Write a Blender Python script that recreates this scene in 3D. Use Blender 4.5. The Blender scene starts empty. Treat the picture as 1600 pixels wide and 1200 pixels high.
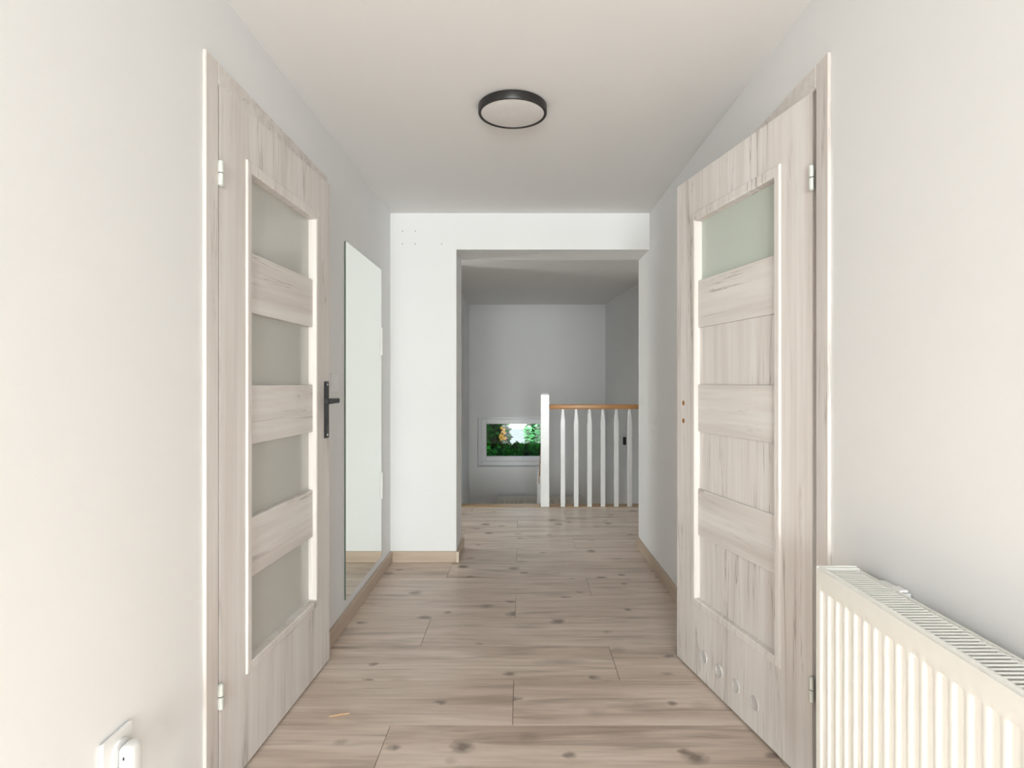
import bpy, bmesh, math, random
from mathutils import Vector, Matrix

random.seed(7)
scene = bpy.context.scene
COL = scene.collection
PI = math.pi

# ------------------------------------------------------------------ camera
CAM_Z = 1.19
cam_data = bpy.data.cameras.new('camera')
cam_data.sensor_width = 36.0
cam_data.lens = 36.0 * 920.0 / 1600.0
cam_data.shift_x = -14.0 / 1600.0
cam_data.shift_y = -2.0 / 1600.0
cam_data.clip_start = 0.02
cam = bpy.data.objects.new('camera', cam_data)
cam.location = (0, 0, CAM_Z)
cam.rotation_euler = (PI / 2, 0, 0)
COL.objects.link(cam)
scene.camera = cam

# ------------------------------------------------------------------ world, lights, exposure
world = bpy.data.worlds.new('world')
scene.world = world
world.use_nodes = True
wn = world.node_tree.nodes
wl = world.node_tree.links
wn.clear()
w_out = wn.new('ShaderNodeOutputWorld')
w_bg = wn.new('ShaderNodeBackground')
w_sky = wn.new('ShaderNodeTexSky')
w_sky.sky_type = 'NISHITA'
w_sky.sun_disc = False
w_sky.sun_elevation = math.radians(48)
w_sky.sun_rotation = math.radians(200)
w_sky.dust_density = 3.0
w_sky.air_density = 1.0
w_bg.inputs['Strength'].default_value = 0.30
wl.new(w_sky.outputs[0], w_bg.inputs['Color'])
wl.new(w_bg.outputs[0], w_out.inputs['Surface'])


def area_light(name, loc, rot, sx, sy, power, color):
    ld = bpy.data.lights.new(name, 'AREA')
    ld.shape = 'RECTANGLE'
    ld.size = sx
    ld.size_y = sy
    ld.energy = power
    ld.color = color
    o = bpy.data.objects.new(name, ld)
    o.location = loc
    o.rotation_euler = rot
    COL.objects.link(o)
    return o


# daylight falling through the glazed door behind the camera
area_light('daylight_rear', (0.0, -6.25, 1.10), (PI / 2, 0, 0), 2.2, 2.05, 360.0, (0.95, 0.97, 1.0))
# fill added at a made-up stairwell side window (hidden by the end wall)
area_light('fill_stairs', (-0.93, 6.50, -0.40), (PI / 2, 0, -PI / 2), 0.75, 0.85, 5.0, (0.97, 0.98, 1.0))
# fill light from an invented roof window, put in to lift floor and ceiling
area_light('fill_roof', (0.0, -1.5, 2.80), (0, 0, 0), 1.1, 1.4, 40.0, (0.93, 0.96, 1.0))
# sun entering through the added roof window; its patch stays on the floor around the viewer
sun_d = bpy.data.lights.new('sun', 'SUN')
sun_d.energy = 13.0
sun_d.angle = math.radians(1.0)
sun_d.color = (0.975, 0.985, 1.0)
sun_o = bpy.data.objects.new('sun', sun_d)
sun_o.rotation_euler = (math.radians(90 - 47.5), 0, 0)
sun_o.location = (0, -6, 6)
COL.objects.link(sun_o)
# extra far-room light from an added, unseen landing window on the left
area_light('fill_landing', (-2.62, 4.95, 1.45), (PI / 2, 0, -PI / 2), 0.7, 1.0, 20.0, (1.0, 0.98, 0.95))

scene.view_settings.view_transform = 'Standard'
scene.view_settings.look = 'None'
scene.view_settings.gamma = 1.0
scene.view_settings.use_curve_mapping = False
scene.view_settings.exposure = 0.7

# ------------------------------------------------------------------ materials


def new_mat(name):
    m = bpy.data.materials.new(name)
    m.use_nodes = True
    nt = m.node_tree
    b = nt.nodes['Principled BSDF']
    return m, nt, b


def rgb(r, g, b):
    return (r, g, b, 1.0)


def ramp(nt, fac, stops, interp='LINEAR'):
    r = nt.nodes.new('ShaderNodeValToRGB')
    r.color_ramp.interpolation = interp
    els = r.color_ramp.elements
    while len(els) < len(stops):
        els.new(0.5)
    for e, (p, c) in zip(els, stops):
        e.position = p
        e.color = c
    nt.links.new(fac, r.inputs[0])
    return r


def mixc(nt, fac, a, b, mode='MIX'):
    m = nt.nodes.new('ShaderNodeMix')
    m.data_type = 'RGBA'
    m.blend_type = mode
    for key, v in ((0, fac), (6, a), (7, b)):
        if hasattr(v, 'links'):
            nt.links.new(v, m.inputs[key])
        else:
            m.inputs[key].default_value = v
    return m.outputs[2]


def noise(nt, vec, scale, detail=4.0, rough=0.55, dist=0.0):
    n = nt.nodes.new('ShaderNodeTexNoise')
    n.inputs['Scale'].default_value = scale
    n.inputs['Detail'].default_value = detail
    n.inputs['Roughness'].default_value = rough
    n.inputs['Distortion'].default_value = dist
    nt.links.new(vec, n.inputs['Vector'])
    return n.outputs['Fac']


def mapping(nt, vec, scale, loc=(0, 0, 0)):
    m = nt.nodes.new('ShaderNodeMapping')
    m.inputs['Scale'].default_value = scale
    m.inputs['Location'].default_value = loc
    nt.links.new(vec, m.inputs['Vector'])
    return m.outputs[0]


def bump(nt, b, height, strength, dist=0.002):
    n = nt.nodes.new('ShaderNodeBump')
    n.inputs['Strength'].default_value = strength
    n.inputs['Distance'].default_value = dist
    nt.links.new(height, n.inputs['Height'])
    nt.links.new(n.outputs[0], b.inputs['Normal'])


def plain(name, col, rough=0.5, metal=0.0, spec=0.5, grain=0.0):
    m, nt, b = new_mat(name)
    tc = nt.nodes.new('ShaderNodeTexCoord')
    f = noise(nt, tc.outputs['Object'], 30.0, 3.0)
    c0 = rgb(*[max(0, x * (1 - 0.02 - grain)) for x in col])
    c1 = rgb(*[min(1, x * (1 + 0.02 + grain)) for x in col])
    r = ramp(nt, f, [(0.3, c0), (0.7, c1)])
    nt.links.new(r.outputs[0], b.inputs['Base Color'])
    b.inputs['Roughness'].default_value = rough
    b.inputs['Metallic'].default_value = metal
    b.inputs['Specular IOR Level'].default_value = spec
    return m


def paint(name, col, rough=0.85):
    m, nt, b = new_mat(name)
    tc = nt.nodes.new('ShaderNodeTexCoord')
    f = noise(nt, tc.outputs['Object'], 1.6, 3.0)
    r = ramp(nt, f, [(0.3, rgb(*[x * 0.985 for x in col])), (0.7, rgb(*col))])
    nt.links.new(r.outputs[0], b.inputs['Base Color'])
    b.inputs['Roughness'].default_value = rough
    b.inputs['Specular IOR Level'].default_value = 0.3
    f2 = noise(nt, tc.outputs['Object'], 160.0, 3.0)
    bump(nt, b, f2, 0.12, 0.0015)
    return m


def door_wood(name, vertical=True, seed=0.0):
    """bleached oak laminate: pale ground, soft streaks, thin dark cracks, a few knots"""
    m, nt, b = new_mat(name)
    tc = nt.nodes.new('ShaderNodeTexCoord')
    co = tc.outputs['Object']
    if vertical:
        s1, s2, s3, s4 = (16, 16, 0.9), (46, 46, 1.5), (10, 10, 0.4), (9, 9, 3.2)
    else:
        s1, s2, s3, s4 = (0.9, 16, 16), (1.5, 46, 46), (0.7, 9, 14), (3.2, 9, 9)
    off = (seed, seed * 1.7, seed * 0.6)
    broad = noise(nt, mapping(nt, co, s1, off), 1.0, 3.0, 0.5, 0.35)
    fine = noise(nt, mapping(nt, co, s2, off), 1.0, 4.0, 0.6, 0.5)
    c = ramp(nt, broad, [(0.28, rgb(0.72, 0.662, 0.622)), (0.5, rgb(0.81, 0.762, 0.725)),
                         (0.72, rgb(0.855, 0.82, 0.79))]).outputs[0]
    fc = ramp(nt, fine, [(0.30, rgb(0.90, 0.885, 0.875)), (0.58, rgb(1, 1, 1))]).outputs[0]
    c = mixc(nt, 0.8, c, fc, 'MULTIPLY')
    crack = noise(nt, mapping(nt, co, s3, (seed + 5, seed, seed)), 1.0, 5.0, 0.6, 1.2)
    cm = ramp(nt, crack, [(0.484, rgb(0, 0, 0)), (0.5, rgb(1, 1, 1)), (0.516, rgb(0, 0, 0))]).outputs[0]
    gate = noise(nt, mapping(nt, co, s4, (seed + 9, seed, seed)), 0.55, 2.0)
    gm = ramp(nt, gate, [(0.48, rgb(0, 0, 0)), (0.62, rgb(0.85, 0.85, 0.85))]).outputs[0]
    mm = mixc(nt, 1.0, cm, gm, 'MULTIPLY')
    c = mixc(nt, mm, c, rgb(0.36, 0.31, 0.275))
    nt.links.new(c, b.inputs['Base Color'])
    b.inputs['Roughness'].default_value = 0.5
    b.inputs['Specular IOR Level'].default_value = 0.4
    bump(nt, b, fine, 0.06, 0.001)
    return m


def floor_wood(name):
    m, nt, b = new_mat(name)
    tc = nt.nodes.new('ShaderNodeTexCoord')
    oi = nt.nodes.new('ShaderNodeObjectInfo')
    mul = nt.nodes.new('ShaderNodeMath')
    mul.operation = 'MULTIPLY'
    mul.inputs[1].default_value = 37.0
    nt.links.new(oi.outputs['Random'], mul.inputs[0])
    comb = nt.nodes.new('ShaderNodeCombineXYZ')
    nt.links.new(mul.outputs[0], comb.inputs[0])
    nt.links.new(mul.outputs[0], comb.inputs[1])
    add = nt.nodes.new('ShaderNodeVectorMath')
    add.operation = 'ADD'
    nt.links.new(tc.outputs['Object'], add.inputs[0])
    nt.links.new(comb.outputs[0], add.inputs[1])
    co = add.outputs[0]
    broad = noise(nt, mapping(nt, co, (1.1, 9, 1)), 1.0, 5.0, 0.6, 0.6)
    fine = noise(nt, mapping(nt, co, (3.0, 60, 1)), 1.0, 5.0, 0.65, 0.4)
    c = ramp(nt, broad, [(0.27, rgb(0.42, 0.328, 0.265)), (0.42, rgb(0.63, 0.515, 0.43)),
                         (0.58, rgb(0.74, 0.625, 0.535)), (0.75, rgb(0.82, 0.725, 0.645))]).outputs[0]
    fc = ramp(nt, fine, [(0.3, rgb(0.82, 0.80, 0.78)), (0.6, rgb(1.03, 1.02, 1.01))]).outputs[0]
    c = mixc(nt, 0.8, c, fc, 'MULTIPLY')
    # knots
    warp = nt.nodes.new('ShaderNodeTexNoise')
    warp.inputs['Scale'].default_value = 20.0
    nt.links.new(co, warp.inputs['Vector'])
    wadd = nt.nodes.new('ShaderNodeVectorMath')
    wadd.operation = 'MULTIPLY_ADD'
    nt.links.new(warp.outputs['Color'], wadd.inputs[0])
    wadd.inputs[1].default_value = (0.06, 0.03, 0)
    nt.links.new(co, wadd.inputs[2])
    for sc, loc, lo, hi, dark, amt in (((2.5, 2.9, 1), (0, 0, 0), 0.035, 0.12, (0.17, 0.125, 0.098), 0.85),
                                       ((3.3, 4.6, 1), (3.3, 1.7, 0), 0.03, 0.10, (0.20, 0.15, 0.118), 0.8),
                                       ((1.5, 6.5, 1), (7.1, 4.9, 0), 0.0, 0.22, (0.29, 0.225, 0.18), 0.6)):
        v = nt.nodes.new('ShaderNodeTexVoronoi')
        v.voronoi_dimensions = '2D'
        v.inputs['Scale'].default_value = 1.0
        nt.links.new(mapping(nt, wadd.outputs[0], sc, loc), v.inputs['Vector'])
        km = ramp(nt, v.outputs['Distance'], [(0.0, rgb(0.75, 0.75, 0.75)), (lo, rgb(amt, amt, amt)),
                                              (hi, rgb(0, 0, 0))]).outputs[0]
        sep = nt.nodes.new('ShaderNodeSeparateColor')
        nt.links.new(v.outputs['Color'], sep.inputs[0])
        keep = ramp(nt, sep.outputs[0], [(0.38, rgb(0, 0, 0)), (0.7, rgb(1, 1, 1))]).outputs[0]
        km = mixc(nt, 1.0, km, keep, 'MULTIPLY')
        c = mixc(nt, km, c, rgb(*dark))
    # faint dark streaks
    st = noise(nt, mapping(nt, co, (1.6, 24, 1), (8, 3, 0)), 1.0, 3.0, 0.5, 0.8)
    sm = ramp(nt, st, [(0.56, rgb(0, 0, 0)), (0.72, rgb(0.6, 0.6, 0.6))]).outputs[0]
    c = mixc(nt, sm, c, rgb(0.29, 0.225, 0.18))
    nt.links.new(c, b.inputs['Base Color'])
    rr = ramp(nt, fine, [(0.3, rgb(0.42, 0.42, 0.42)), (0.7, rgb(0.30, 0.30, 0.30))]).outputs[0]
    nt.links.new(rr, b.inputs['Roughness'])
    b.inputs['Specular IOR Level'].default_value = 0.5
    bump(nt, b, fine, 0.08, 0.001)
    return m


def oak(name, c_lo, c_hi, axis=0, rough=0.4):
    m, nt, b = new_mat(name)
    tc = nt.nodes.new('ShaderNodeTexCoord')
    s = [40.0, 40.0, 40.0]
    s[axis] = 2.0
    f = noise(nt, mapping(nt, tc.outputs['Object'], tuple(s)), 1.0, 4.0, 0.6, 0.4)
    r = ramp(nt, f, [(0.3, rgb(*c_lo)), (0.7, rgb(*c_hi))])
    nt.links.new(r.outputs[0], b.inputs['Base Color'])
    b.inputs['Roughness'].default_value = rough
    return m


def satin_glass(name, col, rough=0.35, trans=0.25):
    m, nt, b = new_mat(name)
    tc = nt.nodes.new('ShaderNodeTexCoord')
    f = noise(nt, tc.outputs['Object'], 400.0, 2.0)
    r = ramp(nt, f, [(0.3, rgb(*[x * 0.98 for x in col])), (0.7, rgb(*col))])
    nt.links.new(r.outputs[0], b.inputs['Base Color'])
    b.inputs['Roughness'].default_value = rough
    b.inputs['Transmission Weight'].default_value = trans
    b.inputs['IOR'].default_value = 1.5
    return m


def clear_glass(name):
    m = bpy.data.materials.new(name)
    m.use_nodes = True
    nt = m.node_tree
    nt.nodes.clear()
    out = nt.nodes.new('ShaderNodeOutputMaterial')
    mix = nt.nodes.new('ShaderNodeMixShader')
    tr = nt.nodes.new('ShaderNodeBsdfTransparent')
    gl = nt.nodes.new('ShaderNodeBsdfGlossy')
    fr = nt.nodes.new('ShaderNodeFresnel')
    tr.inputs['Color'].default_value = rgb(0.96, 0.98, 0.97)
    gl.inputs['Roughness'].default_value = 0.02
    fr.inputs['IOR'].default_value = 1.45
    nt.links.new(fr.outputs[0], mix.inputs[0])
    nt.links.new(tr.outputs[0], mix.inputs[1])
    nt.links.new(gl.outputs[0], mix.inputs[2])
    nt.links.new(mix.outputs[0], out.inputs['Surface'])
    return m


def leaf_mat(name, lo, hi):
    m, nt, b = new_mat(name)
    tc = nt.nodes.new('ShaderNodeTexCoord')
    f = noise(nt, tc.outputs['Object'], 7.0, 3.0)
    r = ramp(nt, f, [(0.42, rgb(*lo)), (0.6, rgb(*hi))])
    nt.links.new(r.outputs[0], b.inputs['Base Color'])
    b.inputs['Roughness'].default_value = 0.6
    b.inputs['Specular IOR Level'].default_value = 0.12
    return m


M_WALL = paint('wall_paint', (0.895, 0.895, 0.892))
M_CEIL = paint('ceiling_paint', (0.91, 0.903, 0.895))
M_DOORV = door_wood('bleached_oak_vertical', True, 0.0)
M_DOORV2 = door_wood('bleached_oak_vertical_right', True, 4.3)
M_DOORH = door_wood('bleached_oak_horizontal', False, 2.0)
M_DOORH2 = door_wood('bleached_oak_horizontal_right', False, 6.0)
M_FLOOR = floor_wood('pine_laminate')
M_JOINT = plain('plank_joint', (0.22, 0.165, 0.13), 0.8)
M_BASE = oak('baseboard_oak', (0.50, 0.385, 0.29), (0.60, 0.485, 0.385), 1)
M_BASEX = oak('baseboard_oak_across', (0.50, 0.385, 0.29), (0.60, 0.485, 0.385), 0)
M_BASE_CUT = plain('baseboard_cut_end', (0.74, 0.64, 0.50), 0.7)
M_RAIL = oak('handrail_oak', (0.46, 0.215, 0.07), (0.60, 0.31, 0.115), 0, 0.35)
M_RAILY = oak('handrail_oak_along', (0.46, 0.215, 0.07), (0.60, 0.31, 0.115), 1, 0.35)
M_TREAD = oak('stair_oak', (0.48, 0.30, 0.15), (0.60, 0.41, 0.23), 0, 0.4)
M_WHITE = plain('white_gloss_paint', (0.83, 0.83, 0.82), 0.22)
M_RAD = plain('radiator_enamel', (0.87, 0.86, 0.815), 0.32)
M_RADSHADE = plain('radiator_inside_shade', (0.10, 0.10, 0.10), 0.8)  # near-black stands in for the shade between the panels
M_PVC = plain('white_pvc', (0.83, 0.83, 0.84), 0.3)
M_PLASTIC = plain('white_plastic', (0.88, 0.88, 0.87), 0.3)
M_BLACK = plain('black_metal', (0.018, 0.016, 0.015), 0.38)
M_HANDLE = plain('graphite_handle', (0.035, 0.036, 0.042), 0.35, 0.3)
M_STEEL = plain('zinc_steel', (0.72, 0.75, 0.70), 0.35, 0.35)
M_SCREW = plain('bright_screw', (0.8, 0.8, 0.78), 0.25, 0.7)
M_DIFF = plain('lamp_diffuser', (0.82, 0.80, 0.78), 0.5)
M_GLASS_L = satin_glass('satin_glass_grey', (0.68, 0.67, 0.625), 0.15, 0.12)
M_GLASS_R = satin_glass('satin_glass_green', (0.66, 0.72, 0.64), 0.35, 0.12)
M_CLEAR = clear_glass('window_glass')
M_CHIP = plain('raw_chipboard', (0.42, 0.20, 0.07), 0.9, 0, 0.2, 0.2)
M_HOLE = plain('filled_screw_hole', (0.45, 0.42, 0.38), 0.9)
M_VENT = plain('vent_sleeve', (0.62, 0.60, 0.58), 0.4)
M_SPLINT = plain('splinter_wood', (0.72, 0.47, 0.27), 0.7)
M_BEIGE = plain('beige_contact', (0.55, 0.46, 0.32), 0.5)
M_DARKBAR = plain('dark_gap', (0.05, 0.05, 0.05), 0.8)

m, nt, b = new_mat('mirror_silver')
b.inputs['Base Color'].default_value = rgb(0.86, 0.89, 0.845)
b.inputs['Metallic'].default_value = 1.0
b.inputs['Roughness'].default_value = 0.02
M_MIRROR = m
M_MEDGE = plain('mirror_glass_edge', (0.12, 0.17, 0.14), 0.15)

# ------------------------------------------------------------------ mesh helpers


def box(bm, x0, x1, y0, y1, z0, z1, bev=0.0, seg=1, mi=0):
    v = [bm.verts.new((x, y, z)) for x in (x0, x1) for y in (y0, y1) for z in (z0, z1)]
    idx = [(0, 1, 3, 2), (4, 6, 7, 5), (0, 4, 5, 1), (2, 3, 7, 6), (0, 2, 6, 4), (1, 5, 7, 3)]
    fs = [bm.faces.new([v[i] for i in q]) for q in idx]
    for f in fs:
        f.material_index = mi
    if bev > 0:
        es = set()
        for f in fs:
            es.update(f.edges)
        bmesh.ops.bevel(bm, geom=list(es), offset=bev, segments=seg, affect='EDGES', profile=0.5, material=mi)
    return fs


def cyl(bm, p0, p1, r0, r1=None, n=20, caps=True, mi=0):
    r1 = r0 if r1 is None else r1
    p0, p1 = Vector(p0), Vector(p1)
    d = (p1 - p0).normalized()
    a = d.orthogonal().normalized()
    c = d.cross(a)
    ra, rb = [], []
    for i in range(n):
        t = 2 * PI * i / n
        u = a * math.cos(t) + c * math.sin(t)
        ra.append(bm.verts.new(p0 + u * r0))
        rb.append(bm.verts.new(p1 + u * r1))
    fs = []
    for i in range(n):
        fs.append(bm.faces.new((ra[i], ra[(i + 1) % n], rb[(i + 1) % n], rb[i])))
    if caps:
        fs.append(bm.faces.new(list(reversed(ra))))
        fs.append(bm.faces.new(rb))
    for f in fs:
        f.material_index = mi
    return fs


def lathe(bm, prof, n=48, mi=0, centre=(0, 0)):
    """prof: list of (radius, z)"""
    rings = []
    for r, z in prof:
        if r < 1e-6:
            rings.append([bm.verts.new((centre[0], centre[1], z))])
        else:
            rings.append([bm.verts.new((centre[0] + r * math.cos(2 * PI * i / n), centre[1] + r * math.sin(2 * PI * i / n), z))
                          for i in range(n)])
    for A, B in zip(rings, rings[1:]):
        for i in range(n):
            j = (i + 1) % n
            if len(A) == 1 and len(B) == 1:
                continue
            if len(A) == 1:
                f = bm.faces.new((A[0], B[i], B[j]))
            elif len(B) == 1:
                f = bm.faces.new((A[i], A[j], B[0]))
            else:
                f = bm.faces.new((A[i], A[j], B[j], B[i]))
            f.material_index = mi


def mk(name, bm, mats, parent=None, smooth=None, kind=None, label=None, category=None, group=None, loc=None):
    bmesh.ops.recalc_face_normals(bm, faces=bm.faces[:])
    me = bpy.data.meshes.new(name)
    bm.to_mesh(me)
    bm.free()
    if not isinstance(mats, (list, tuple)):
        mats = [mats]
    for q in mats:
        me.materials.append(q)
    if smooth is not None:
        for p in me.polygons:
            p.use_smooth = True
        me.set_sharp_from_angle(angle=math.radians(smooth))
    o = bpy.data.objects.new(name, me)
    COL.objects.link(o)
    if loc is not None:
        o.location = loc
    if parent is not None:
        o.parent = parent
    tag(o, kind, label, category, group)
    return o


def tag(o, kind=None, label=None, category=None, group=None):
    if kind:
        o['kind'] = kind
    if label:
        o['label'] = label
    if category:
        o['category'] = category
    if group:
        o['group'] = group


def empty(name, loc, rotz=0.0, kind=None, label=None, category=None, group=None):
    o = bpy.data.objects.new(name, None)
    o.empty_display_size = 0.1
    o.location = loc
    o.rotation_euler = (0, 0, rotz)
    COL.objects.link(o)
    tag(o, kind, label, category, group)
    return o


def BM():
    return bmesh.new()


# ------------------------------------------------------------------ dimensions
XL, XR = -0.867, 0.854          # corridor walls
ZC = 2.316                       # ceiling
YE0, YE1 = 3.91, 4.245           # end wall (with the opening)
XO = -0.429                      # left jamb of the opening
ZO = 2.074                       # underside of the header
YS = 5.62                        # edge of the floor at the stairs
YB = 8.49                        # stairwell back wall
XSL = -0.747                     # stairwell left wall


def xsr(y):                      # stairwell right wall runs slightly askew
    return 1.218 + 0.0598 * (YB - y)


YW = 0.0                         # where the corridor opens into the wider room behind the viewer
ZT = ZC + 0.04
YR = -6.00                       # wall behind the camera
# door openings in the side walls
L0, L1 = 1.669, 2.535
R0, R1 = 1.686, 2.560
ZD = 2.034

# ------------------------------------------------------------------ structure: walls
bm = BM()
for (y0, y1, z0, z1) in ((YW - 0.12, L0 - 0.02, -0.02, ZT), (L1 + 0.02, YE1, -0.02, ZT), (L0 - 0.02, L1 + 0.02, ZD + 0.02, ZT)):
    box(bm, XL - 0.12, XL, y0, y1, z0, z1)
mk('wall_left', bm, M_WALL, kind='structure', label='plain white corridor wall on the left holding a pale door and a mirror')

bm = BM()
for (y0, y1, z0, z1) in ((YW - 0.12, R0 - 0.02, -0.02, ZT), (R1 + 0.02, 4.275, -0.02, ZT), (R0 - 0.02, R1 + 0.02, ZD + 0.02, ZT)):
    box(bm, XR, XR + 0.12, y0, y1, z0, z1)
mk('wall_right', bm, M_WALL, kind='structure', label='plain white corridor wall on the right behind the radiator')

bm = BM()
box(bm, XL, XO, YE0, YE1, -0.02, ZT, 0)
box(bm, XO, XR, YE0, YE1, ZO, ZC, 0)
wall_end = mk('wall_end', bm, M_WALL, kind='structure', label='white end wall of the corridor with a wide opening to the landing')
for i, (px, py) in enumerate(((629, 361), (649, 361), (629, 381), (649, 381), (690, 381))):
    bm = BM()
    x = (px - 814) * YE0 / 920
    z = CAM_Z - (py - 598) * YE0 / 920
    cyl(bm, (x, YE0 - 0.0008, z), (x, YE0 + 0.004, z), 0.0042, 0.0042, 10)
    mk('screw_hole', bm, M_HOLE, wall_end)

bm = BM()
box(bm, XR + 0.12, 1.60, 4.16, 4.275, -2.7, ZT)
mk('wall_return', bm, M_WALL, kind='structure', label='short return wall hidden right of the opening to the landing')

# stairwell left wall: from the stair edge on; before it the landing runs on to the left
bm = BM()
box(bm, XSL - 0.12, XSL, 5.60, 6.10, -2.7, ZT)
box(bm, XSL - 0.12, XSL, 6.90, YB + 0.3, -2.7, ZT)
box(bm, XSL - 0.12, XSL, 6.10, 6.90, -2.7, -0.85)
box(bm, XSL - 0.12, XSL, 6.10, 6.90, 0.05, ZT)
mk('wall_stair_left', bm, M_WALL, kind='structure', label='narrow strip of grey-white wall left of the small stairwell window')

bm = BM()
y0, y1 = 4.16, YB
vs = []
for z in (-2.7, ZT):
    vs.append([bm.verts.new((xsr(y0), y0, z)), bm.verts.new((xsr(y1), y1, z)),
               bm.verts.new((xsr(y1) + 0.15, y1, z)), bm.verts.new((xsr(y0) + 0.15, y0, z))])
bm.faces.new(vs[0]); bm.faces.new(vs[1])
for i in range(4):
    j = (i + 1) % 4
    bm.faces.new((vs[0][i], vs[0][j], vs[1][j], vs[1][i]))
mk('wall_stair_right', bm, M_WALL, kind='structure', label='shaded stairwell wall seen behind the right end of the railing')

# back wall of the stairwell with the small window recess
WX0, WX1, WZ0, WZ1 = -0.627, 0.412, -0.022, 0.692
bm = BM()
box(bm, XSL, WX0, YB, YB + 0.3, -2.7, ZT)
box(bm, WX1, 1.45, YB, YB + 0.3, -2.7, ZT)
box(bm, WX0, WX1, YB, YB + 0.3, WZ1, ZT)
box(bm, WX0, WX1, YB, YB + 0.3, -2.7, WZ0)
mk('wall_stair_back', bm, M_WALL, kind='structure', label='grey-white back wall of the stairwell with a small low window')

# landing arm to the left (round the corner) with an added window
bm = BM()
box(bm, -2.55, XL - 0.12, 4.12, 4.245, -0.02, ZT)
box(bm, -2.55, XSL - 0.12, 5.60, 5.72, -0.02, ZT)
box(bm, -2.67, -2.55, 4.12, 4.55, -0.02, ZT)
box(bm, -2.67, -2.55, 5.35, 5.72, -0.02, ZT)
box(bm, -2.67, -2.55, 4.55, 5.35, -0.02, 0.90)
box(bm, -2.67, -2.55, 4.55, 5.35, 2.0, ZT)
mk('wall_landing', bm, M_WALL, kind='structure', label='walls of the landing arm hidden left of the opening')

# wall behind the camera with a glazed double door
WR = 1.12                        # half width of the glazed doors behind the viewer
WW = 1.70                        # half width of the room behind the viewer
bm = BM()
box(bm, -WW, -WR, YR - 0.12, YR, -0.02, ZT)
box(bm, WR, WW, YR - 0.12, YR, -0.02, ZT)
box(bm, -WR, WR, YR - 0.12, YR, 2.16, ZT)
mk('wall_rear', bm, M_WALL, kind='structure', label='wall behind the viewer around glazed balcony doors')
bm = BM()
box(bm, -WW - 0.12, -WW, YR - 0.12, YW, -0.02, ZT)
box(bm, WW, WW + 0.12, YR - 0.12, YW, -0.02, ZT)
box(bm, -WW, XL - 0.12, YW - 0.12, YW, -0.02, ZT)
box(bm, XR + 0.12, WW, YW - 0.12, YW, -0.02, ZT)
mk('wall_wide', bm, M_WALL, kind='structure', label='side walls of the wider room behind the viewer')

# closed rooms behind the two doors
bm = BM()
x0, x1, ya, yb = -2.4, XL - 0.12, 0.9, 3.5
box(bm, x0 - 0.1, x0, ya - 0.1, yb + 0.1, 0, ZT)
box(bm, x0, x1, ya - 0.1, ya, 0, ZT)
box(bm, x0, x1, yb, yb + 0.1, 0, ZT)
mk('wall_room_left', bm, M_WALL, kind='structure', label='walls of the room behind the left door')
bm = BM()
x0, x1, ya, yb = XR + 0.12, 2.6, 0.9, 3.5
box(bm, x1, x1 + 0.1, ya - 0.1, yb + 0.1, 0, ZT)
box(bm, x0, x1, ya - 0.1, ya, 0, ZT)
box(bm, x0, x1, yb, yb + 0.1, 0, ZT)
mk('wall_room_right', bm, M_WALL, kind='structure', label='walls of the bathroom behind the right door')

# ceiling
bm = BM()
box(bm, -2.7, 2.75, -0.8, YB + 0.3, ZC, ZC + 0.15)
box(bm, -2.7, 2.75, YR - 0.12, -2.2, ZC, ZC + 0.15)
box(bm, -2.7, -0.55, -2.2, -0.8, ZC, ZC + 0.15)
box(bm, 0.55, 2.75, -2.2, -0.8, ZC, ZC + 0.15)
mk('ceiling', bm, M_CEIL, kind='structure', label='plain white flat ceiling above corridor and landing')

# ------------------------------------------------------------------ floor with single planks
bm = BM()
box(bm, -2.7, 2.75, YR - 0.12, YS, -0.22, -0.011)
floor = mk('floor', bm, M_JOINT, kind='structure', label='pale knotty wood laminate floor laid across the corridor')
ROW = 0.3085
PL = 1.275
row_y0 = 2.046 - 28 * ROW
G = 0.0008
k = 0
y = row_y0
while y < YS - 0.001:
    ya, yb = y, min(y + ROW, YS)
    joint0 = -0.454 + 0.425 * (k - 27)
    if yb > YR - 0.05:
        ya = max(ya, YR)
        xa, xb = (-WW, WW) if yb <= YW else (XL - 0.01, XR + 0.01) if yb <= YE1 + 0.02 else (XSL - 0.9, xsr(ya) - 0.002)
        if yb > YE1 + 0.02 and ya < YE1:
            pass
        j = joint0 - 20 * PL
        while j < xb:
            a, c = max(j, xa), min(j + PL, xb)
            if c - a > 0.03:
                bm = BM()
                cx, cy = (a + c) / 2, (ya + yb) / 2
                hx, hy = (c - a) / 2 - G, (yb - ya) / 2 - G
                f = box(bm, -hx, hx, -hy, hy, -0.008, 0.0)
                top = [e for e in bm.edges if all(v.co.z > -0.001 for v in e.verts)]
                bmesh.ops.bevel(bm, geom=top, offset=0.0009, segments=1, affect='EDGES')
                mk('plank', bm, M_FLOOR, floor, loc=(cx, cy, 0))
            j += PL
    k += 1
    y += ROW

# ------------------------------------------------------------------ baseboards
TB = 0.016
HB = 0.073


def baseboard(name, x0, x1, y0, y1, mat, label, cut=None):
    bm = BM()
    box(bm, x0, x1, y0, y1, 0.0005, HB, 0.002)
    for f in bm.faces:
        n = f.normal
        if cut == 'y' and abs(n.y) > 0.9:
            f.material_index = 1
        if cut == 'x' and abs(n.x) > 0.9:
            f.material_index = 1
    return mk(name, bm, [mat, M_BASE_CUT], kind='structure', label=label)


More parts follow.
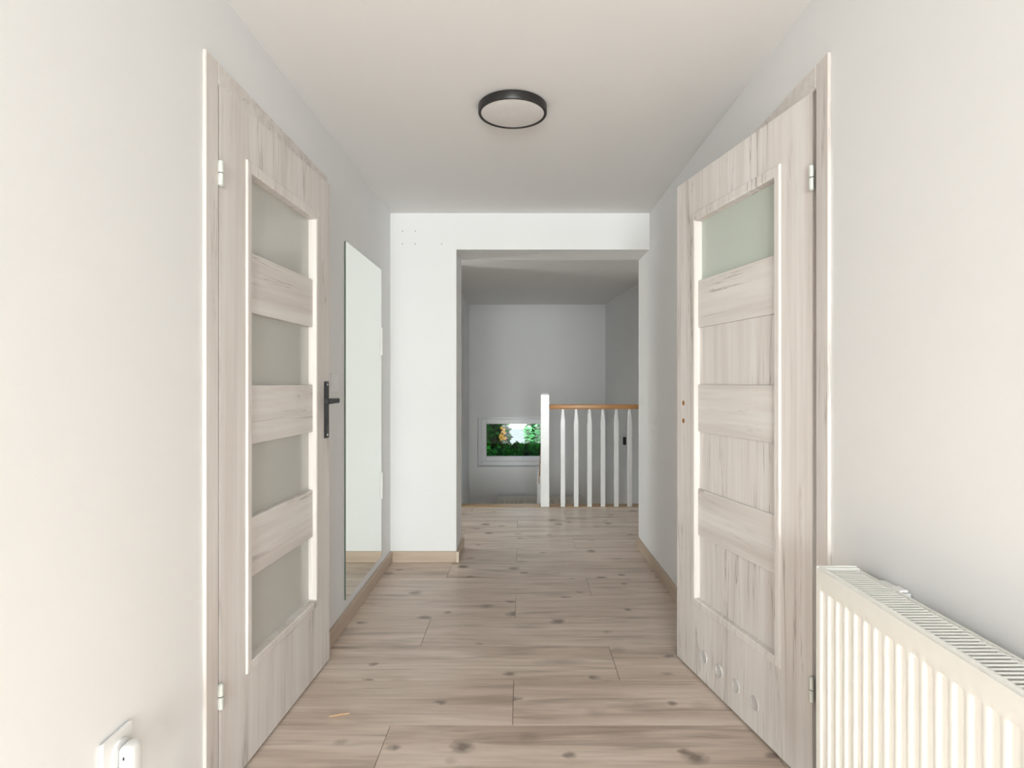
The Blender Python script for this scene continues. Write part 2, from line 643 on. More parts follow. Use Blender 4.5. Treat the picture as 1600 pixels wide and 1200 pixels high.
baseboard('baseboard_left', XL, XL + TB, 2.617, YE0, M_BASE, 'light oak baseboard under the mirror', 'y')
baseboard('baseboard_end', XL + TB, XO, YE0 - TB, YE0, M_BASEX, 'short oak baseboard on the end wall left of the opening')
baseboard('baseboard_jamb', XO, XO + 0.019, YE0 - 0.019, YE1 + 0.015, M_BASE, 'oak baseboard round the left jamb of the opening with pale cut ends', 'y')
baseboard('baseboard_right', XR - TB, XR, 2.64, 4.275, M_BASE, 'light oak baseboard along the right wall beyond the door', 'y')

# ------------------------------------------------------------------ doors


def build_door(root_name, hinge, tip, sgn, label, opening, wall_x, side, mats, glass_rows, glass_mat, handle):
    """hinge/tip: plan points of the front face; sgn: local y direction that points into the corridor"""
    mv, mh = mats
    hx, hy = hinge
    ux, uy = tip[0] - hx, tip[1] - hy
    W = math.hypot(ux, uy)
    rot = math.atan2(uy, ux)
    root = empty(root_name, (hx, hy, 0.0), rot, 'structure', label, 'door')
    inv = root.matrix_basis.inverted()

    # --- frame (built in world coordinates, parented with the inverse transform)
    def frame_part(nm, boxes, mat, bev=0.003):
        bm = BM()
        for q in boxes:
            box(bm, *q, bev)
        o = mk(nm, bm, mat)
        o.parent = root
        o.matrix_parent_inverse = inv
        return o
    o0, o1 = opening
    fx0, fx1 = (wall_x, wall_x + 0.010) if side < 0 else (wall_x - 0.010, wall_x)
    frame_part('architrave', [(fx0, fx1, o0 - 0.068, o0, 0.001, ZD + 0.066)], mv)
    frame_part('architrave', [(fx0, fx1, o1, o1 + 0.068, 0.001, ZD + 0.066)], mv)
    frame_part('architrave', [(fx0, fx1, o0, o1, ZD, ZD + 0.066)], mh)
    jx0, jx1 = (wall_x - 0.12, wall_x) if side < 0 else (wall_x, wall_x + 0.12)
    frame_part('jamb_lining', [(jx0, jx1, o0 - 0.018, o0, 0.001, ZD + 0.018), (jx0, jx1, o1, o1 + 0.018, 0.001, ZD + 0.018),
                               (jx0, jx1, o0, o1, ZD, ZD + 0.018)], mv, 0)

    # --- leaf; w = proud of the front face (towards the corridor)
    def wb(bm, u0, u1, w0, w1, z0, z1, bev=0.0, mi=0):
        ya, yb = sorted((sgn * w0, sgn * w1))
        box(bm, u0, u1, ya, yb, z0, z1, bev, 1, mi)
    Z0, Z1 = 0.008, 2.036
    A0, A1 = 0.172, 0.688          # inner opening
    P0, P1 = 0.318, 1.845
    B0, B1 = A0 - 0.028, A1 + 0.028
    Q0, Q1 = P0 - 0.030, P1 + 0.036
    bm = BM()
    T = -0.040
    wb(bm, 0.0, A0, T, 0, Z0, Z1)
    wb(bm, A1, W, T, 0, Z0, Z1)
    wb(bm, A0, A1, T, 0, P1, Z1)
    wb(bm, A0, A1, T, 0, Z0, P0)
    bmesh.ops.remove_doubles(bm, verts=bm.verts[:], dist=1e-5)
    mk('door_leaf', bm, mv, root)

    # raised moulding: mitred profile round the opening
    prof = [(0.0, 0.0), (0.001, 0.0055), (0.0035, 0.007), (0.024, 0.007), (0.028, 0.004), (0.030, -0.030)]  # (inset from outer, proud)
    bm = BM()
    rings = []
    for ins, w in prof:
        kx = ins / 0.030 * (A0 - B0 + 0.002)
        kz0 = ins / 0.030 * (P0 - Q0 + 0.002)
        kz1 = ins / 0.030 * (Q1 - P1 + 0.002)
        rings.append([bm.verts.new((u, sgn * w, z)) for u, z in
                      ((B0 + kx, Q0 + kz0), (B1 - kx, Q0 + kz0), (B1 - kx, Q1 - kz1), (B0 + kx, Q1 - kz1))])
    for Ra, Rb in zip(rings, rings[1:]):
        for i in range(4):
            j = (i + 1) % 4
            bm.faces.new((Ra[i], Ra[j], Rb[j], Rb[i]))
    mk('moulding', bm, mv, root)

    # slabs between the panes
    e = 0.004
    slabs = ((1.413, 1.603), (0.993, 1.182), (0.572, 0.761))
    for z0, z1 in slabs:
        bm = BM()
        wb(bm, A0 + 0.002, A1 - 0.002, -0.030, -0.008, z0, z1, 0.0015)
        mk('cross_panel', bm, mh, root)
    fields = ((1.603, P1), (1.182, 1.413), (0.761, 0.993), (P0, 0.572))
    for i, (z0, z1) in enumerate(fields):
        bm = BM()
        if i in glass_rows:
            wb(bm, A0 + 0.002, A1 - 0.002, -0.031, -0.025, z0 + 0.0005, z1 - 0.0005)
            mk('glass_pane', bm, glass_mat, root)
        else:
            wb(bm, A0 + 0.002, A1 - 0.002, -0.030, -0.016, z0 + 0.0005, z1 - 0.0005)
            mk('inset_panel', bm, mv, root)
    # hinges: two knuckle barrels
    for hz in (1.785, 0.298):
        bm = BM()
        cyl(bm, (-0.002, sgn * 0.004, hz + 0.002), (-0.002, sgn * 0.004, hz + 0.034), 0.0085, None, 14)
        cyl(bm, (-0.002, sgn * 0.004, hz - 0.034), (-0.002, sgn * 0.004, hz - 0.001), 0.0085, None, 14)
        cyl(bm, (-0.002, sgn * 0.004, hz + 0.034), (-0.002, sgn * 0.004, hz + 0.038), 0.0085, 0.004, 14)
        cyl(bm, (-0.002, sgn * 0.004, hz - 0.038), (-0.002, sgn * 0.004, hz - 0.034), 0.004, 0.0085, 14)
        mk('hinge', bm, M_STEEL, root, 40)
    return root, W, wb


door_l, WL, wbl = build_door('door_1', (-0.857, 1.676), (-0.820, 2.522), -1,
                             'bleached oak door on the left with four satin glass panes and black handle',
                             (L0, L1), XL, -1, (M_DOORV, M_DOORH), (0, 1, 2, 3), M_GLASS_L, True)
# handle on the left door
HU = 0.800
bm = BM()
wbl(bm, HU - 0.019, HU + 0.019, 0.0, 0.009, 0.957, 1.196, 0.003)
plate = mk('handle_plate', bm, M_HANDLE, door_l)
bm = BM()
cyl(bm, (HU, -0.008, 1.115), (HU, -0.046, 1.115), 0.009, None, 16)
bx0 = -0.058
box(bm, HU - 0.118, HU + 0.011, bx0, bx0 + 0.016, 1.104, 1.126, 0.003)
mk('lever', bm, M_HANDLE, plate, 40)
bm = BM()
cyl(bm, (HU, -0.0089, 1.030), (HU, -0.0096, 1.030), 0.0045, None, 12)
box(bm, HU - 0.002, HU + 0.002, -0.0096, -0.0089, 1.012, 1.030)
mk('keyhole', bm, M_DARKBAR, plate)
for z in (1.182, 0.971):
    bm = BM()
    cyl(bm, (HU, -0.0088, z), (HU, -0.0105, z), 0.0055, 0.0045, 14)
    mk('screw', bm, M_SCREW, plate)

door_r, WR, wbr = build_door('door_2', (0.848, 1.714), (0.676, 2.551), 1,
                             'bleached oak bathroom door standing ajar on the right with four round vents',
                             (R0, R1), XR, 1, (M_DOORV2, M_DOORH2), (0,), M_GLASS_R, False)
# ventilation sleeves and empty handle holes
for u in (0.623, 0.510, 0.397, 0.283):
    bm = BM()
    n = 24
    pr = [(0.0185, -0.004), (0.020, 0.003), (0.0225, 0.0035), (0.0245, 0.001), (0.0245, -0.002)]
    rings = []
    for r, w in pr:
        rings.append([bm.verts.new((u + r * math.cos(2 * PI * i / n), w, 0.107 + r * math.sin(2 * PI * i / n))) for i in range(n)])
    for A, B in zip(rings, rings[1:]):
        for i in range(n):
            j = (i + 1) % n
            bm.faces.new((A[i], A[j], B[j], B[i]))
    ve = mk('vent_ring', bm, M_VENT, door_r, 50)
    bm = BM()
    cyl(bm, (u, 0.0002, 0.107), (u, 0.0008, 0.107), 0.0185, None, 24)
    mk('vent_insert', bm, M_VENT, ve)
for z in (1.104, 1.029):
    bm = BM()
    cyl(bm, (0.795, -0.002, z), (0.795, 0.0006, z), 0.0105, None, 18)
    mk('handle_hole', bm, M_CHIP, door_r)

# ------------------------------------------------------------------ ceiling lamp
LX, LY = -0.034, 2.392
lamp = empty('ceiling_light', (LX, LY, 0), 0, None, 'round black-rimmed ceiling light with pale flat diffuser, switched off', 'lamp')
bm = BM()
lathe(bm, [(0.0, ZC - 0.0005), (0.115, ZC - 0.0005), (0.115, ZC - 0.012), (0.0, ZC - 0.012)], 48)
mk('mounting_base', bm, M_DIFF, lamp, 40)
bm = BM()
lathe(bm, [(0.116, ZC - 0.003), (0.136, ZC - 0.003), (0.139, ZC - 0.006), (0.139, 2.283), (0.1375, 2.280), (0.129, 2.280), (0.1275, 2.282), (0.1275, 2.288)], 72)
mk('rim', bm, M_BLACK, lamp, 40)
bm = BM()
lathe(bm, [(0.1274, 2.288), (0.1274, 2.283), (0.122, 2.2810), (0.06, 2.2802), (0.0, 2.280)], 72)
mk('diffuser', bm, M_DIFF, lamp, 60)

# ------------------------------------------------------------------ mirror
bm = BM()
MY0, MY1, MZ0, MZ1 = 2.888, 3.626, 0.124, 1.885
fs = box(bm, XL + 0.001, XL + 0.008, MY0, MY1, MZ0, MZ1, 0, 1, 1)
bm.normal_update()
for f in bm.faces:
    if f.calc_center_median().x > XL + 0.0075:
        f.material_index = 0
mir = mk('wall_mirror', bm, [M_MIRROR, M_MEDGE], None, None, None, 'tall frameless wall mirror hung beside the left door', 'mirror')
for z0, z1 in ((1.356, 1.530), (0.472, 0.640)):  # white strips standing in for window glints on the mirror's far edge
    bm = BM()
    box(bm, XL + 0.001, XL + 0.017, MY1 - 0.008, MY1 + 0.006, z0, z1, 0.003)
    mk('edge_glint', bm, M_PLASTIC, mir)

# ------------------------------------------------------------------ light switch beside the handle
sw = empty('light_switch', (XL, 2.725, 1.19), 0, None, 'white square light switch on the wall between left door and mirror', 'switch')
bm = BM()
box(bm, 0.0005, 0.009, -0.042, 0.042, -0.042, 0.042, 0.003, 2)
mk('switch_frame', bm, M_PLASTIC, sw)
bm = BM()
vs = []
for x, z in ((0.0085, -0.029), (0.0085, 0.029), (0.0145, 0.029), (0.0105, 0.0), (0.0115, -0.029)):
    vs.append((x, z))
A = [bm.verts.new((x, -0.028, z)) for x, z in vs]
B = [bm.verts.new((x, 0.028, z)) for x, z in vs]
bm.faces.new(A); bm.faces.new(B)
for i in range(5):
    j = (i + 1) % 5
    bm.faces.new((A[i], A[j], B[j], B[i]))
mk('rocker', bm, M_PLASTIC, sw)

# ------------------------------------------------------------------ socket with plugged adapter
so = empty('wall_socket', (XL, 1.258, 0.40), 0, None, 'white wall socket low on the left wall', 'socket')
bm = BM()
box(bm, 0.0005, 0.010, -0.052, 0.042, -0.046, 0.046, 0.003, 2)
mk('socket_frame', bm, M_PLASTIC, so)
bm = BM()
cyl(bm, (0.009, 0.0, 0.0), (0.014, 0.0, 0.0), 0.029, 0.027, 28)
mk('socket_insert', bm, M_PLASTIC, so, 40)
ad = empty('plug_adapter', (XL + 0.0142, 1.262, 0.386), 0, None, 'small white rounded plug adapter pushed into the socket on the left wall', 'plug')
bm = BM()
box(bm, 0.0, 0.032, -0.022, 0.022, -0.06, 0.034, 0.013, 4)
mk('adapter_body', bm, M_PLASTIC, ad, 60)
bm = BM()
box(bm, 0.014, 0.018, -0.0228, -0.0215, 0.008, 0.015, 0.0004)
mk('indicator', bm, M_DARKBAR, ad)
bm = BM()
box(bm, 0.006, 0.026, -0.0235, -0.0215, -0.016, -0.010, 0.0004)
mk('contact_strip', bm, M_BEIGE, ad)

# ------------------------------------------------------------------ radiators


def build_radiator(name, loc, rotz, length, height, label, slat_mode, pitch=0.0366, bracket=None):
    """local: x along the length (0..length), y depth (front y=0, wall side y>0), z up from the bottom"""
    root = empty(name, loc, rotz, None, label, 'radiator')
    D = 0.100
    # ridged front
    bm = BM()
    n = int(length / pitch)
    mrg = (length - n * pitch) / 2
    xs, gs = [0.0], [0.0]
    shape = ((0.0, 0.0), (0.20, 0.0), (0.24, 0.12), (0.30, 0.88), (0.35, 1.0), (0.56, 1.0), (0.64, 0.88), (0.82, 0.12), (0.90, 0.0))
    for i in range(n):
        for t, g in shape:
            xs.append(mrg + (i + t) * pitch)
            gs.append(g)
    xs.append(length); gs.append(0.0)
    zt = [0.0, 0.030, 0.046, 0.048, 0.053, 0.057]
    prof = [0, 0, 0, 0.12, 0.88, 1.0]
    zs = zt + [height - z for z in reversed(zt)]
    ts = prof + list(reversed(prof))
    grid = []
    for z, t in zip(zs, ts):
        grid.append([bm.verts.new((x, 0.011 * g * t, z)) for x, g in zip(xs, gs)])
    for r0, r1 in zip(grid, grid[1:]):
        for i in range(len(xs) - 1):
            bm.faces.new((r0[i], r0[i + 1], r1[i + 1], r1[i]))
    # rolled top edge of the front sheet
    lastrow = grid[-1]
    for yy, zz in ((0.004, height + 0.0005), (0.0045, height + 0.006), (0.006, height + 0.0075), (0.011, height + 0.0065), (0.012, height - 0.02)):
        nr = [bm.verts.new((v.co.x, yy, zz)) for v in lastrow]
        for i in range(len(xs) - 1):
            bm.faces.new((lastrow[i], lastrow[i + 1], nr[i + 1], nr[i]))
        lastrow = nr
    mk('front_panel', bm, M_RAD, root, 50)
    bm = BM()
    box(bm, 0.004, length - 0.004, D - 0.014, D, 0.0, height, 0.003)
    mk('rear_panel', bm, M_RAD, root)
    for xa in (-0.0015, length - 0.0005):
        bm = BM()
        box(bm, xa, xa + 0.002, 0.002, D, 0.03, height + 0.005, 0.0008)
        mk('side_panel', bm, M_RAD, root)
    bm = BM()
    nf = int(length / 0.035)
    for i in range(nf):
        x = 0.03 + i * (length - 0.06) / (nf - 1)
        box(bm, x, x + 0.002, 0.018, D - 0.018, 0.03, height - 0.07)
    mk('convector_fins', bm, M_RADSHADE, root, kind='stuff')
    # grille frame and slats
    bm = BM()
    zt0, zt1 = height - 0.012, height + 0.001
    box(bm, 0.002, length - 0.002, 0.0125, 0.016, zt0, zt1)
    box(bm, 0.002, length - 0.002, D - 0.006, D - 0.001, zt0, zt1)
    box(bm, 0.002, 0.012, 0.0125, D, zt0, zt1 + 0.002)
    box(bm, length - 0.012, length - 0.002, 0.0125, D, zt0, zt1 + 0.002)
    mk('grille_frame', bm, M_RAD, root)
    sp = 0.0133
    ns = int((length - 0.03) / sp)
    me = None
    if slat_mode == 'parts':
        for i in range(ns):
            x = 0.018 + i * sp
            if me is None:
                bm = BM()
                box(bm, -0.0027, 0.0027, 0.0155, D - 0.006, height - 0.004, height, 0.0008)
                o = mk('grille_slat', bm, M_RAD, root, loc=(x, 0, 0))
                me = o.data
            else:
                o = bpy.data.objects.new('grille_slat', me)
                COL.objects.link(o)
                o.parent = root
                o.location = (x, 0, 0)
    else:
        bm = BM()
        for i in range(ns):
            x = 0.018 + i * sp
            box(bm, x - 0.0035, x + 0.0035, 0.016, D - 0.006, height - 0.010, height)
        mk('grille_slats', bm, M_RAD, root, kind='stuff')
    if bracket is not None:
        bm = BM()
        box(bm, bracket - 0.045, bracket + 0.045, D + 0.004, D + 0.022, height - 0.06, height - 0.003, 0.001)
        box(bm, bracket + 0.015, bracket + 0.045, D - 0.003, D + 0.016, height - 0.001, height + 0.0045, 0.0015)
        mk('wall_bracket', bm, M_PLASTIC, root)
    for x in (0.14, length - 0.14):
        bm = BM()
        box(bm, x - 0.02, x + 0.02, D - 0.001, D + 0.0255, 0.10, 0.16)
        mk('wall_hook', bm, M_RAD, root)
    return root


# beside the right door; x runs towards the camera
RAD_X = 0.728
build_radiator('radiator', (RAD_X, 1.452, 0.135), -PI / 2, 1.20, 0.598,
               'large white ribbed panel radiator on the right wall beside the door', 'parts', 0.0366, 0.125)
# in the stairwell under the small window
build_radiator('radiator', (-0.335, 8.362, -1.03), 0.0, 1.18, 0.60,
               'low white radiator under the small window at the back of the stairwell', 'stuff', 0.04)

# ------------------------------------------------------------------ stairs
st = empty('staircase', (0, YS, 0), 0, None, 'oak staircase leading down behind the floor edge, its top board visible', 'staircase')


def stp(nm, b, mat, bev=0.003):
    bm = BM()
    x0, x1, y0, y1, z0, z1 = b
    box(bm, x0, x1, y0 - YS, y1 - YS, z0, z1, bev)
    return mk(nm, bm, mat, st)


stp('top_board', (XSL + 0.002, 1.385, YS + 0.001, YS + 0.165, -0.040, 0.003), M_TREAD, 0.004)
stp('fascia', (XSL + 0.002, 1.385, YS + 0.02, YS + 0.05, -0.30, -0.040), M_WHITE, 0)
RISE, GO = 0.20, 0.25
for i in range(1, 6):
    ya = YS + 0.14 + GO * (i - 1)
    stp('tread', (XSL + 0.002, 0.19, ya, ya + GO + 0.03, -RISE * i - 0.035, -RISE * i), M_TREAD)
    stp('riser', (XSL + 0.002, 0.19, ya + GO, ya + GO + 0.015, -RISE * (i + 1), -RISE * i - 0.035), M_WHITE, 0)
YLAND = YS + 0.14 + GO * 5
stp('landing_board', (XSL + 0.002, 1.215, YLAND + 0.001, YB - 0.002, -1.24, -1.20), M_TREAD, 0)
for i in range(1, 7):
    yb_ = YLAND - GO * (i - 1)
    stp('tread', (0.27, 1.27, yb_ - GO - 0.03, yb_, -1.20 - RISE * i - 0.035, -1.20 - RISE * i), M_TREAD)
stp('ground_board', (XSL + 0.002, 1.215, 4.30, YB - 0.002, -2.70, -2.62), M_TREAD, 0)

# ------------------------------------------------------------------ railing along the floor edge
YP = YS + 0.035
rl = empty('stair_railing', (0.23, YP, 0), 0, None, 'white railing with oak handrail guarding the far edge of the floor', 'railing')


def post_bm(cx, cy, hw, z0, z1, cap=0.0):
    bm = BM()
    box(bm, cx - hw, cx + hw, cy - hw, cy + hw, z0, z1 - cap, 0.0025)
    if cap:
        a = [bm.verts.new((cx + sx * hw * 0.94, cy + sy * hw * 0.94, z1 - cap)) for sx, sy in ((-1, -1), (1, -1), (1, 1), (-1, 1))]
        t = [bm.verts.new((cx + sx * hw * 0.7, cy + sy * hw * 0.7, z1)) for sx, sy in ((-1, -1), (1, -1), (1, 1), (-1, 1))]
        bm.faces.new(t); bm.faces.new(a)
        for i in range(4):
            bm.faces.new((a[i], a[(i + 1) % 4], t[(i + 1) % 4], t[i]))
    return bm


mk('newel_post', post_bm(0.0, 0.0, 0.0405, 0.0035, 1.088, 0.012), M_WHITE, rl)
bm = BM()
box(bm, 0.0405, 1.375 - 0.23, -0.03, 0.03, 0.938, 0.981, 0.007, 2)
mk('handrail', bm, M_RAIL, rl, 50)
bme = None
for i in range(8):
    px = 879.3 + 20.85 * i
    x = (px - 814) * YP / 920 - 0.23
    if bme is None:
        bm = BM()
        levels = [(0.0035, 0.0215), (0.800, 0.0215), (0.812, 0.0205), (0.905, 0.0125), (0.939, 0.0105)]
        rings = [[bm.verts.new((sx * h, sy * h, z)) for sx, sy in ((-1, -1), (1, -1), (1, 1), (-1, 1))] for z, h in levels]
        for A, B in zip(rings, rings[1:]):
            for q in range(4):
                bm.faces.new((A[q], A[(q + 1) % 4], B[(q + 1) % 4], B[q]))
        bm.faces.new(rings[0]); bm.faces.new(rings[-1])
        es = [e for e in bm.edges if abs(e.verts[0].co.z - e.verts[1].co.z) > 0.005]
        bmesh.ops.bevel(bm, geom=es, offset=0.003, segments=1, affect='EDGES')
        o = mk('baluster', bm, M_WHITE, rl, loc=(x, 0, 0))
        bme = o.data
    else:
        o = bpy.data.objects.new('baluster', bme)
        COL.objects.link(o)
        o.parent = rl
        o.location = (x, 0, 0)

# railing down the flight
XQ = 0.232
YQ = 7.08
dr = empty('descending_railing', (XQ, YQ, -1.20), 0, None, 'white lower railing post just left behind the tall newel post, down the stairs', 'railing')
bm = post_bm(0.0, 0.0, 0.036, 0.001, 1.345, 0.012)
mk('newel_post', bm, M_WHITE, dr)
bm = BM()
za, zb = 0.92 + 1.2, 1.20
ya_, yb_ = YP + 0.042 - YQ, -0.036
for dz0, dz1 in ((-0.02, 0.02),):
    v = [bm.verts.new((x, yy, zz)) for x in (-0.022, 0.022) for yy, zz in ((ya_, za + dz0), (yb_, zb + dz0), (yb_, zb + dz1), (ya_, za + dz1))]
    bm.faces.new(v[0:4]); bm.faces.new(v[4:8])
    for i in range(4):
        j = (i + 1) % 4
        bm.faces.new((v[i], v[j], v[4 + j], v[4 + i]))
mk('handrail', bm, M_RAILY, dr)
for i in range(5):
    t = (i + 0.6) / 5.3
    yy = ya_ + (yb_ - ya_) * t
    top = za + (zb - za) * t - 0.02
    step = -RISE * min(5, 1 + int(max(0, (YQ + yy - YS - 0.14)) / GO)) + 1.2
    mk('baluster', post_bm(-0.07 * 0, yy, 0.016, step - 0.02, top), M_WHITE, dr)

# ------------------------------------------------------------------ small dark fitting on the right stairwell wall
fy = 7.25
fx = xsr(fy)
fit = empty('wall_fitting', (fx, fy, 0.485), 0, None, 'small black fitting with a pale top on the shaded wall behind the last baluster', 'fitting')
bm = BM()
box(bm, -0.036, -0.001, -0.015, 0.015, -0.060, 0.038, 0.004)
mk('body', bm, M_BLACK, fit)
bm = BM()
box(bm, -0.040, -0.001, -0.018, 0.018, 0.038, 0.058, 0.004)
mk('cap', bm, M_PLASTIC, fit)

# ------------------------------------------------------------------ small stairwell window
win = empty('window_1', (0, YB + 0.10, 0), 0, 'structure', 'small low white window at the back of the stairwell with greenery outside', 'window')


def ring_frame(x0, x1, z0, z1, tx, y0, y1, bev=0.003):
    bm = BM()
    box(bm, x0, x0 + tx, y0, y1, z0, z1, bev)
    box(bm, x1 - tx, x1, y0, y1, z0, z1, bev)
    box(bm, x0 + tx, x1 - tx, y0, y1, z1 - tx, z1, bev)
    box(bm, x0 + tx, x1 - tx, y0, y1, z0, z0 + tx, bev)
    return bm


mk('window_frame', ring_frame(WX0 + 0.002, WX1 - 0.002, WZ0 + 0.002, WZ1 - 0.002, 0.062, 0.012, 0.075), M_PVC, win)
sash = mk('sash', ring_frame(-0.575, 0.366, 0.045, 0.660, 0.072, -0.006, 0.060, 0.005), M_PVC, win)
bm = BM()
box(bm, -0.505, 0.296, 0.026, 0.034, 0.115, 0.590)
mk('pane', bm, M_CLEAR, sash)
bm = BM()
for q in ((-0.504, 0.295, 0.114, 0.119), (-0.504, 0.295, 0.586, 0.591)):
    box(bm, q[0], q[1], 0.018, 0.026, q[2], q[3])
box(bm, -0.504, -0.499, 0.018, 0.026, 0.119, 0.586)
box(bm, 0.290, 0.295, 0.018, 0.026, 0.119, 0.586)
mk('gasket', bm, M_DARKBAR, sash)

w4 = empty('window_4_added', (0, -1.5, ZC + 0.10), 0, 'structure', 'added roof window in the ceiling behind the viewer', 'window')  # unseen opening added to let in fill light and sun
bm = BM()
for q in ((-0.549, -0.49, -0.699, 0.699), (0.49, 0.549, -0.699, 0.699), (-0.49, 0.49, -0.699, -0.64), (-0.49, 0.49, 0.64, 0.699)):
    box(bm, q[0], q[1], q[2], q[3], -0.03, 0.04, 0.004)
mk('window_frame', bm, M_PVC, w4)
bm = BM()
box(bm, -0.49, 0.49, -0.64, 0.64, 0.0, 0.008)
mk('pane', bm, M_CLEAR, w4)
w5 = empty('window_5_added', (XSL - 0.07, 6.50, -0.40), 0, 'structure', 'added low side window of the stairwell hidden behind the end wall', 'window')  # unseen, added to lighten the dark lower stairwell
bm = BM()
for (y0, y1, z0, z1) in ((-0.399, -0.34, -0.449, 0.449), (0.34, 0.399, -0.449, 0.449), (-0.34, 0.34, -0.449, -0.39), (-0.34, 0.34, 0.39, 0.449)):
    box(bm, -0.03, 0.03, y0, y1, z0, z1, 0.004)
mk('window_frame', bm, M_PVC, w5)
bm = BM()
box(bm, -0.004, 0.004, -0.34, 0.34, -0.39, 0.39)
mk('pane', bm, M_CLEAR, w5)
# added landing window (round the corner) and glazed balcony door behind the viewer
w2 = empty('window_2_added', (-2.61, 4.95, 1.45), 0, 'structure', 'added landing window hidden round the corner', 'window')
bm = BM()
for (y0, y1, z0, z1) in ((-0.4, -0.34, -0.55, 0.55), (0.34, 0.4, -0.55, 0.55), (-0.34, 0.34, -0.55, -0.49), (-0.34, 0.34, 0.49, 0.55)):
    box(bm, -0.03, 0.03, y0, y1, z0, z1, 0.004)
mk('window_frame', bm, M_PVC, w2)
bm = BM()
box(bm, -0.004, 0.004, -0.34, 0.34, -0.49, 0.49)
mk('pane', bm, M_CLEAR, w2)
w3 = empty('window_3', (0, YR - 0.06, 0), 0, 'structure', 'glazed balcony doors behind the viewer', 'window')
for x0, x1 in ((-1.118, 0.0), (0.0, 1.118)):
    sh = mk('sash', ring_frame(x0 + 0.001, x1 - 0.001, 0.01, 2.158, 0.075, -0.035, 0.035, 0.005), M_PVC, w3)
    bm = BM()
    box(bm, x0 + 0.076, x1 - 0.076, -0.004, 0.004, 0.085, 2.083)
    mk('pane', bm, M_CLEAR, sh)

# ------------------------------------------------------------------ splinter on the floor
bm = BM()
P = Vector(((514 - 814) * 2.094 / 920, 2.094, 0.003))
Q = Vector(((546 - 814) * 2.114 / 920, 2.114, 0.003))
Mid = (P + Q) / 2 + Vector((0.004, 0.003, 0))
cyl(bm, P, Mid, 0.0018, 0.0028, 8)
cyl(bm, Mid, Q, 0.0028, 0.0016, 8)
cyl(bm, Mid, Mid + Vector((0.012, -0.012, 0.0005)), 0.002, 0.001, 6)
mk('wood_splinter', bm, M_SPLINT, None, 60, None, 'thin tan wood splinter lying on the floor near the left door', 'splinter')

# ------------------------------------------------------------------ garden outside the small window
M_LEAF = leaf_mat('dark_leaves', (0.003, 0.025, 0.003), (0.02, 0.24, 0.018))
M_LEAF2 = leaf_mat('light_leaves', (0.02, 0.12, 0.03), (0.06, 0.25, 0.09))
M_BARK = plain('bark', (0.08, 0.055, 0.04), 0.9)
M_PETAL = plain('yellow_petals', (0.75, 0.42, 0.05), 0.6)
M_HOUSE = plain('grey_render', (0.105, 0.125, 0.128), 0.8)
M_ROOF = plain('pale_roof', (0.85, 0.86, 0.86), 0.6)
M_SOIL = plain('soil', (0.05, 0.06, 0.03), 0.95)

bm = BM()
box(bm, -9, 9, YB + 0.32, 30, -2.9, -2.75)
mk('garden_ground', bm, M_SOIL, kind='structure', label='dark garden ground outside the stairwell window')


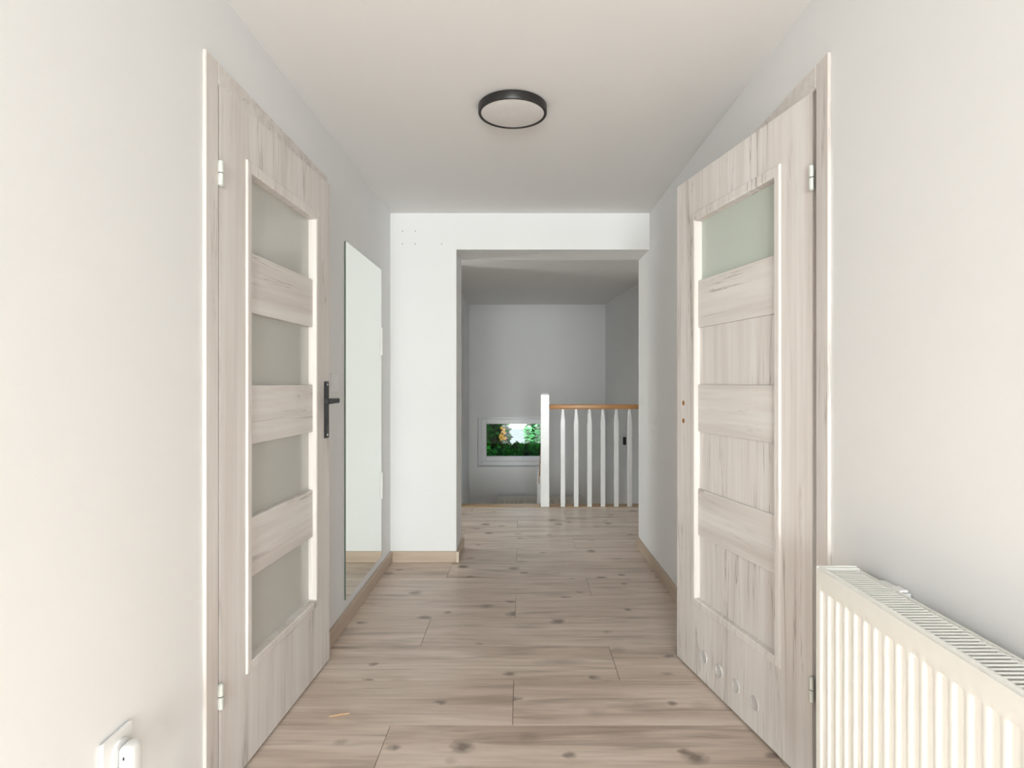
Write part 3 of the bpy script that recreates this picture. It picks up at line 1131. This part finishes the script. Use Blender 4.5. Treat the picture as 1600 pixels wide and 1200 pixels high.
def shrub(name, label, cx, cy, rx, ry, ztop, mat, n, leaf, seed, zlow=-1.4, blossoms=()):
    rnd = random.Random(seed)
    root = empty(name, (cx, cy, -2.75), 0, None, label, 'shrub', 'shrubs outside the window')
    bm = BM()
    for q in range(4):
        a = rnd.uniform(0, 2 * PI)
        cyl(bm, (0.08 * math.cos(a), 0.08 * math.sin(a), 0.0),
            (0.55 * rx * math.cos(a), 0.55 * ry * math.sin(a), (ztop + 2.75) * 0.8), 0.035, 0.012, 7)
    mk('stem', bm, M_BARK, root)
    bm = BM()
    zc, rz = (ztop + zlow) / 2 + 2.75, (ztop - zlow) / 2
    for i in range(n):
        d = Vector((rnd.gauss(0, 1), rnd.gauss(0, 1), rnd.gauss(0, 1))).normalized()
        r = rnd.uniform(0.55, 1.0) ** 0.6
        p = Vector((d.x * rx * r, d.y * ry * r, zc + d.z * rz * r))
        dirv = (d + Vector((rnd.uniform(-1, 1), rnd.uniform(-1, 1), rnd.uniform(-0.9, 0.5)))).normalized()
        side = dirv.cross(Vector((rnd.uniform(-1, 1), rnd.uniform(-1, 1), rnd.uniform(-1, 1)))).normalized()
        up = dirv.cross(side)
        L = leaf * rnd.uniform(0.7, 1.3)
        w = L * 0.30
        a = bm.verts.new(p)
        l = bm.verts.new(p + dirv * L * 0.45 + side * w)
        rr = bm.verts.new(p + dirv * L * 0.45 - side * w)
        mid = bm.verts.new(p + dirv * L * 0.5 - up * w * 0.4)
        t = bm.verts.new(p + dirv * L - up * w * 0.5)
        bm.faces.new((a, l, mid)); bm.faces.new((a, mid, rr)); bm.faces.new((l, t, mid)); bm.faces.new((mid, t, rr))
    me = bpy.data.meshes.new('foliage')
    bm.to_mesh(me); bm.free()
    me.materials.append(mat)
    fo = bpy.data.objects.new('foliage', me)
    COL.objects.link(fo)
    fo.parent = root
    fo['kind'] = 'stuff'
    for (bx, by, bz, s) in blossoms:
        bm = BM()
        for q in range(6):
            a = q * PI / 3 + rnd.uniform(-.2, .2)
            c = Vector((bx - cx, by - cy, bz + 2.75))
            e = Vector((math.cos(a), -0.35, math.sin(a))) * s
            sd = Vector((-math.sin(a), 0, math.cos(a))) * s * 0.45
            v0 = bm.verts.new(c)
            v1 = bm.verts.new(c + e * 0.6 + sd)
            v2 = bm.verts.new(c + e)
            v3 = bm.verts.new(c + e * 0.6 - sd)
            bm.faces.new((v0, v1, v2, v3))
        mk('blossom', bm, M_PETAL, root)
    return root


rb = random.Random(3)
bl = []
for i in range(24):
    px, py, d = rb.uniform(781, 790), rb.uniform(668, 687), 10.05
    bl.append(((px - 814) * d / 920, d, CAM_Z - (py - 598) * d / 920, rb.uniform(0.014, 0.030)))
for i in range(9):
    px, py, d = rb.uniform(783, 792), rb.uniform(703, 711), 10.05
    bl.append(((px - 814) * d / 920, d, CAM_Z - (py - 598) * d / 920, rb.uniform(0.012, 0.024)))
shrub('flowering_shrub', 'dark shrub with yellow blossoms seen in the left half of the small window', -0.80, 10.65, 0.56, 0.50, 1.15, M_LEAF, 7000, 0.10, 1, -0.75, bl)
shrub('low_shrub', 'low dark green shrub along the bottom of the small window', 0.18, 9.55, 0.95, 0.42, 0.17, M_LEAF, 7000, 0.09, 2, -0.6)
shrub('pale_shrub', 'paler green shrub at the right edge of the small window', 0.62, 11.4, 0.50, 0.5, 0.80, M_LEAF2, 1500, 0.13, 4, -0.6)
shrub('dark_tree', 'dark tall shrub behind the blossoms at the window left', -1.25, 11.95, 0.85, 0.6, 1.5, M_LEAF, 7000, 0.12, 5, -0.9)

hs = empty('garden_house', (-0.2, 17.0, -2.75), 0, None, 'pale grey house beyond the shrubs, in the middle of the small window', 'house')
bm = BM()
box(bm, -3.0, 3.0, 0.0, 3.0, 0.0, 2.60)
mk('house_wall', bm, M_HOUSE, hs)
bm = BM()
box(bm, -3.15, 3.15, -0.02, 3.1, 2.60, 2.65, 0.01)
mk('roof', bm, M_ROOF, hs)
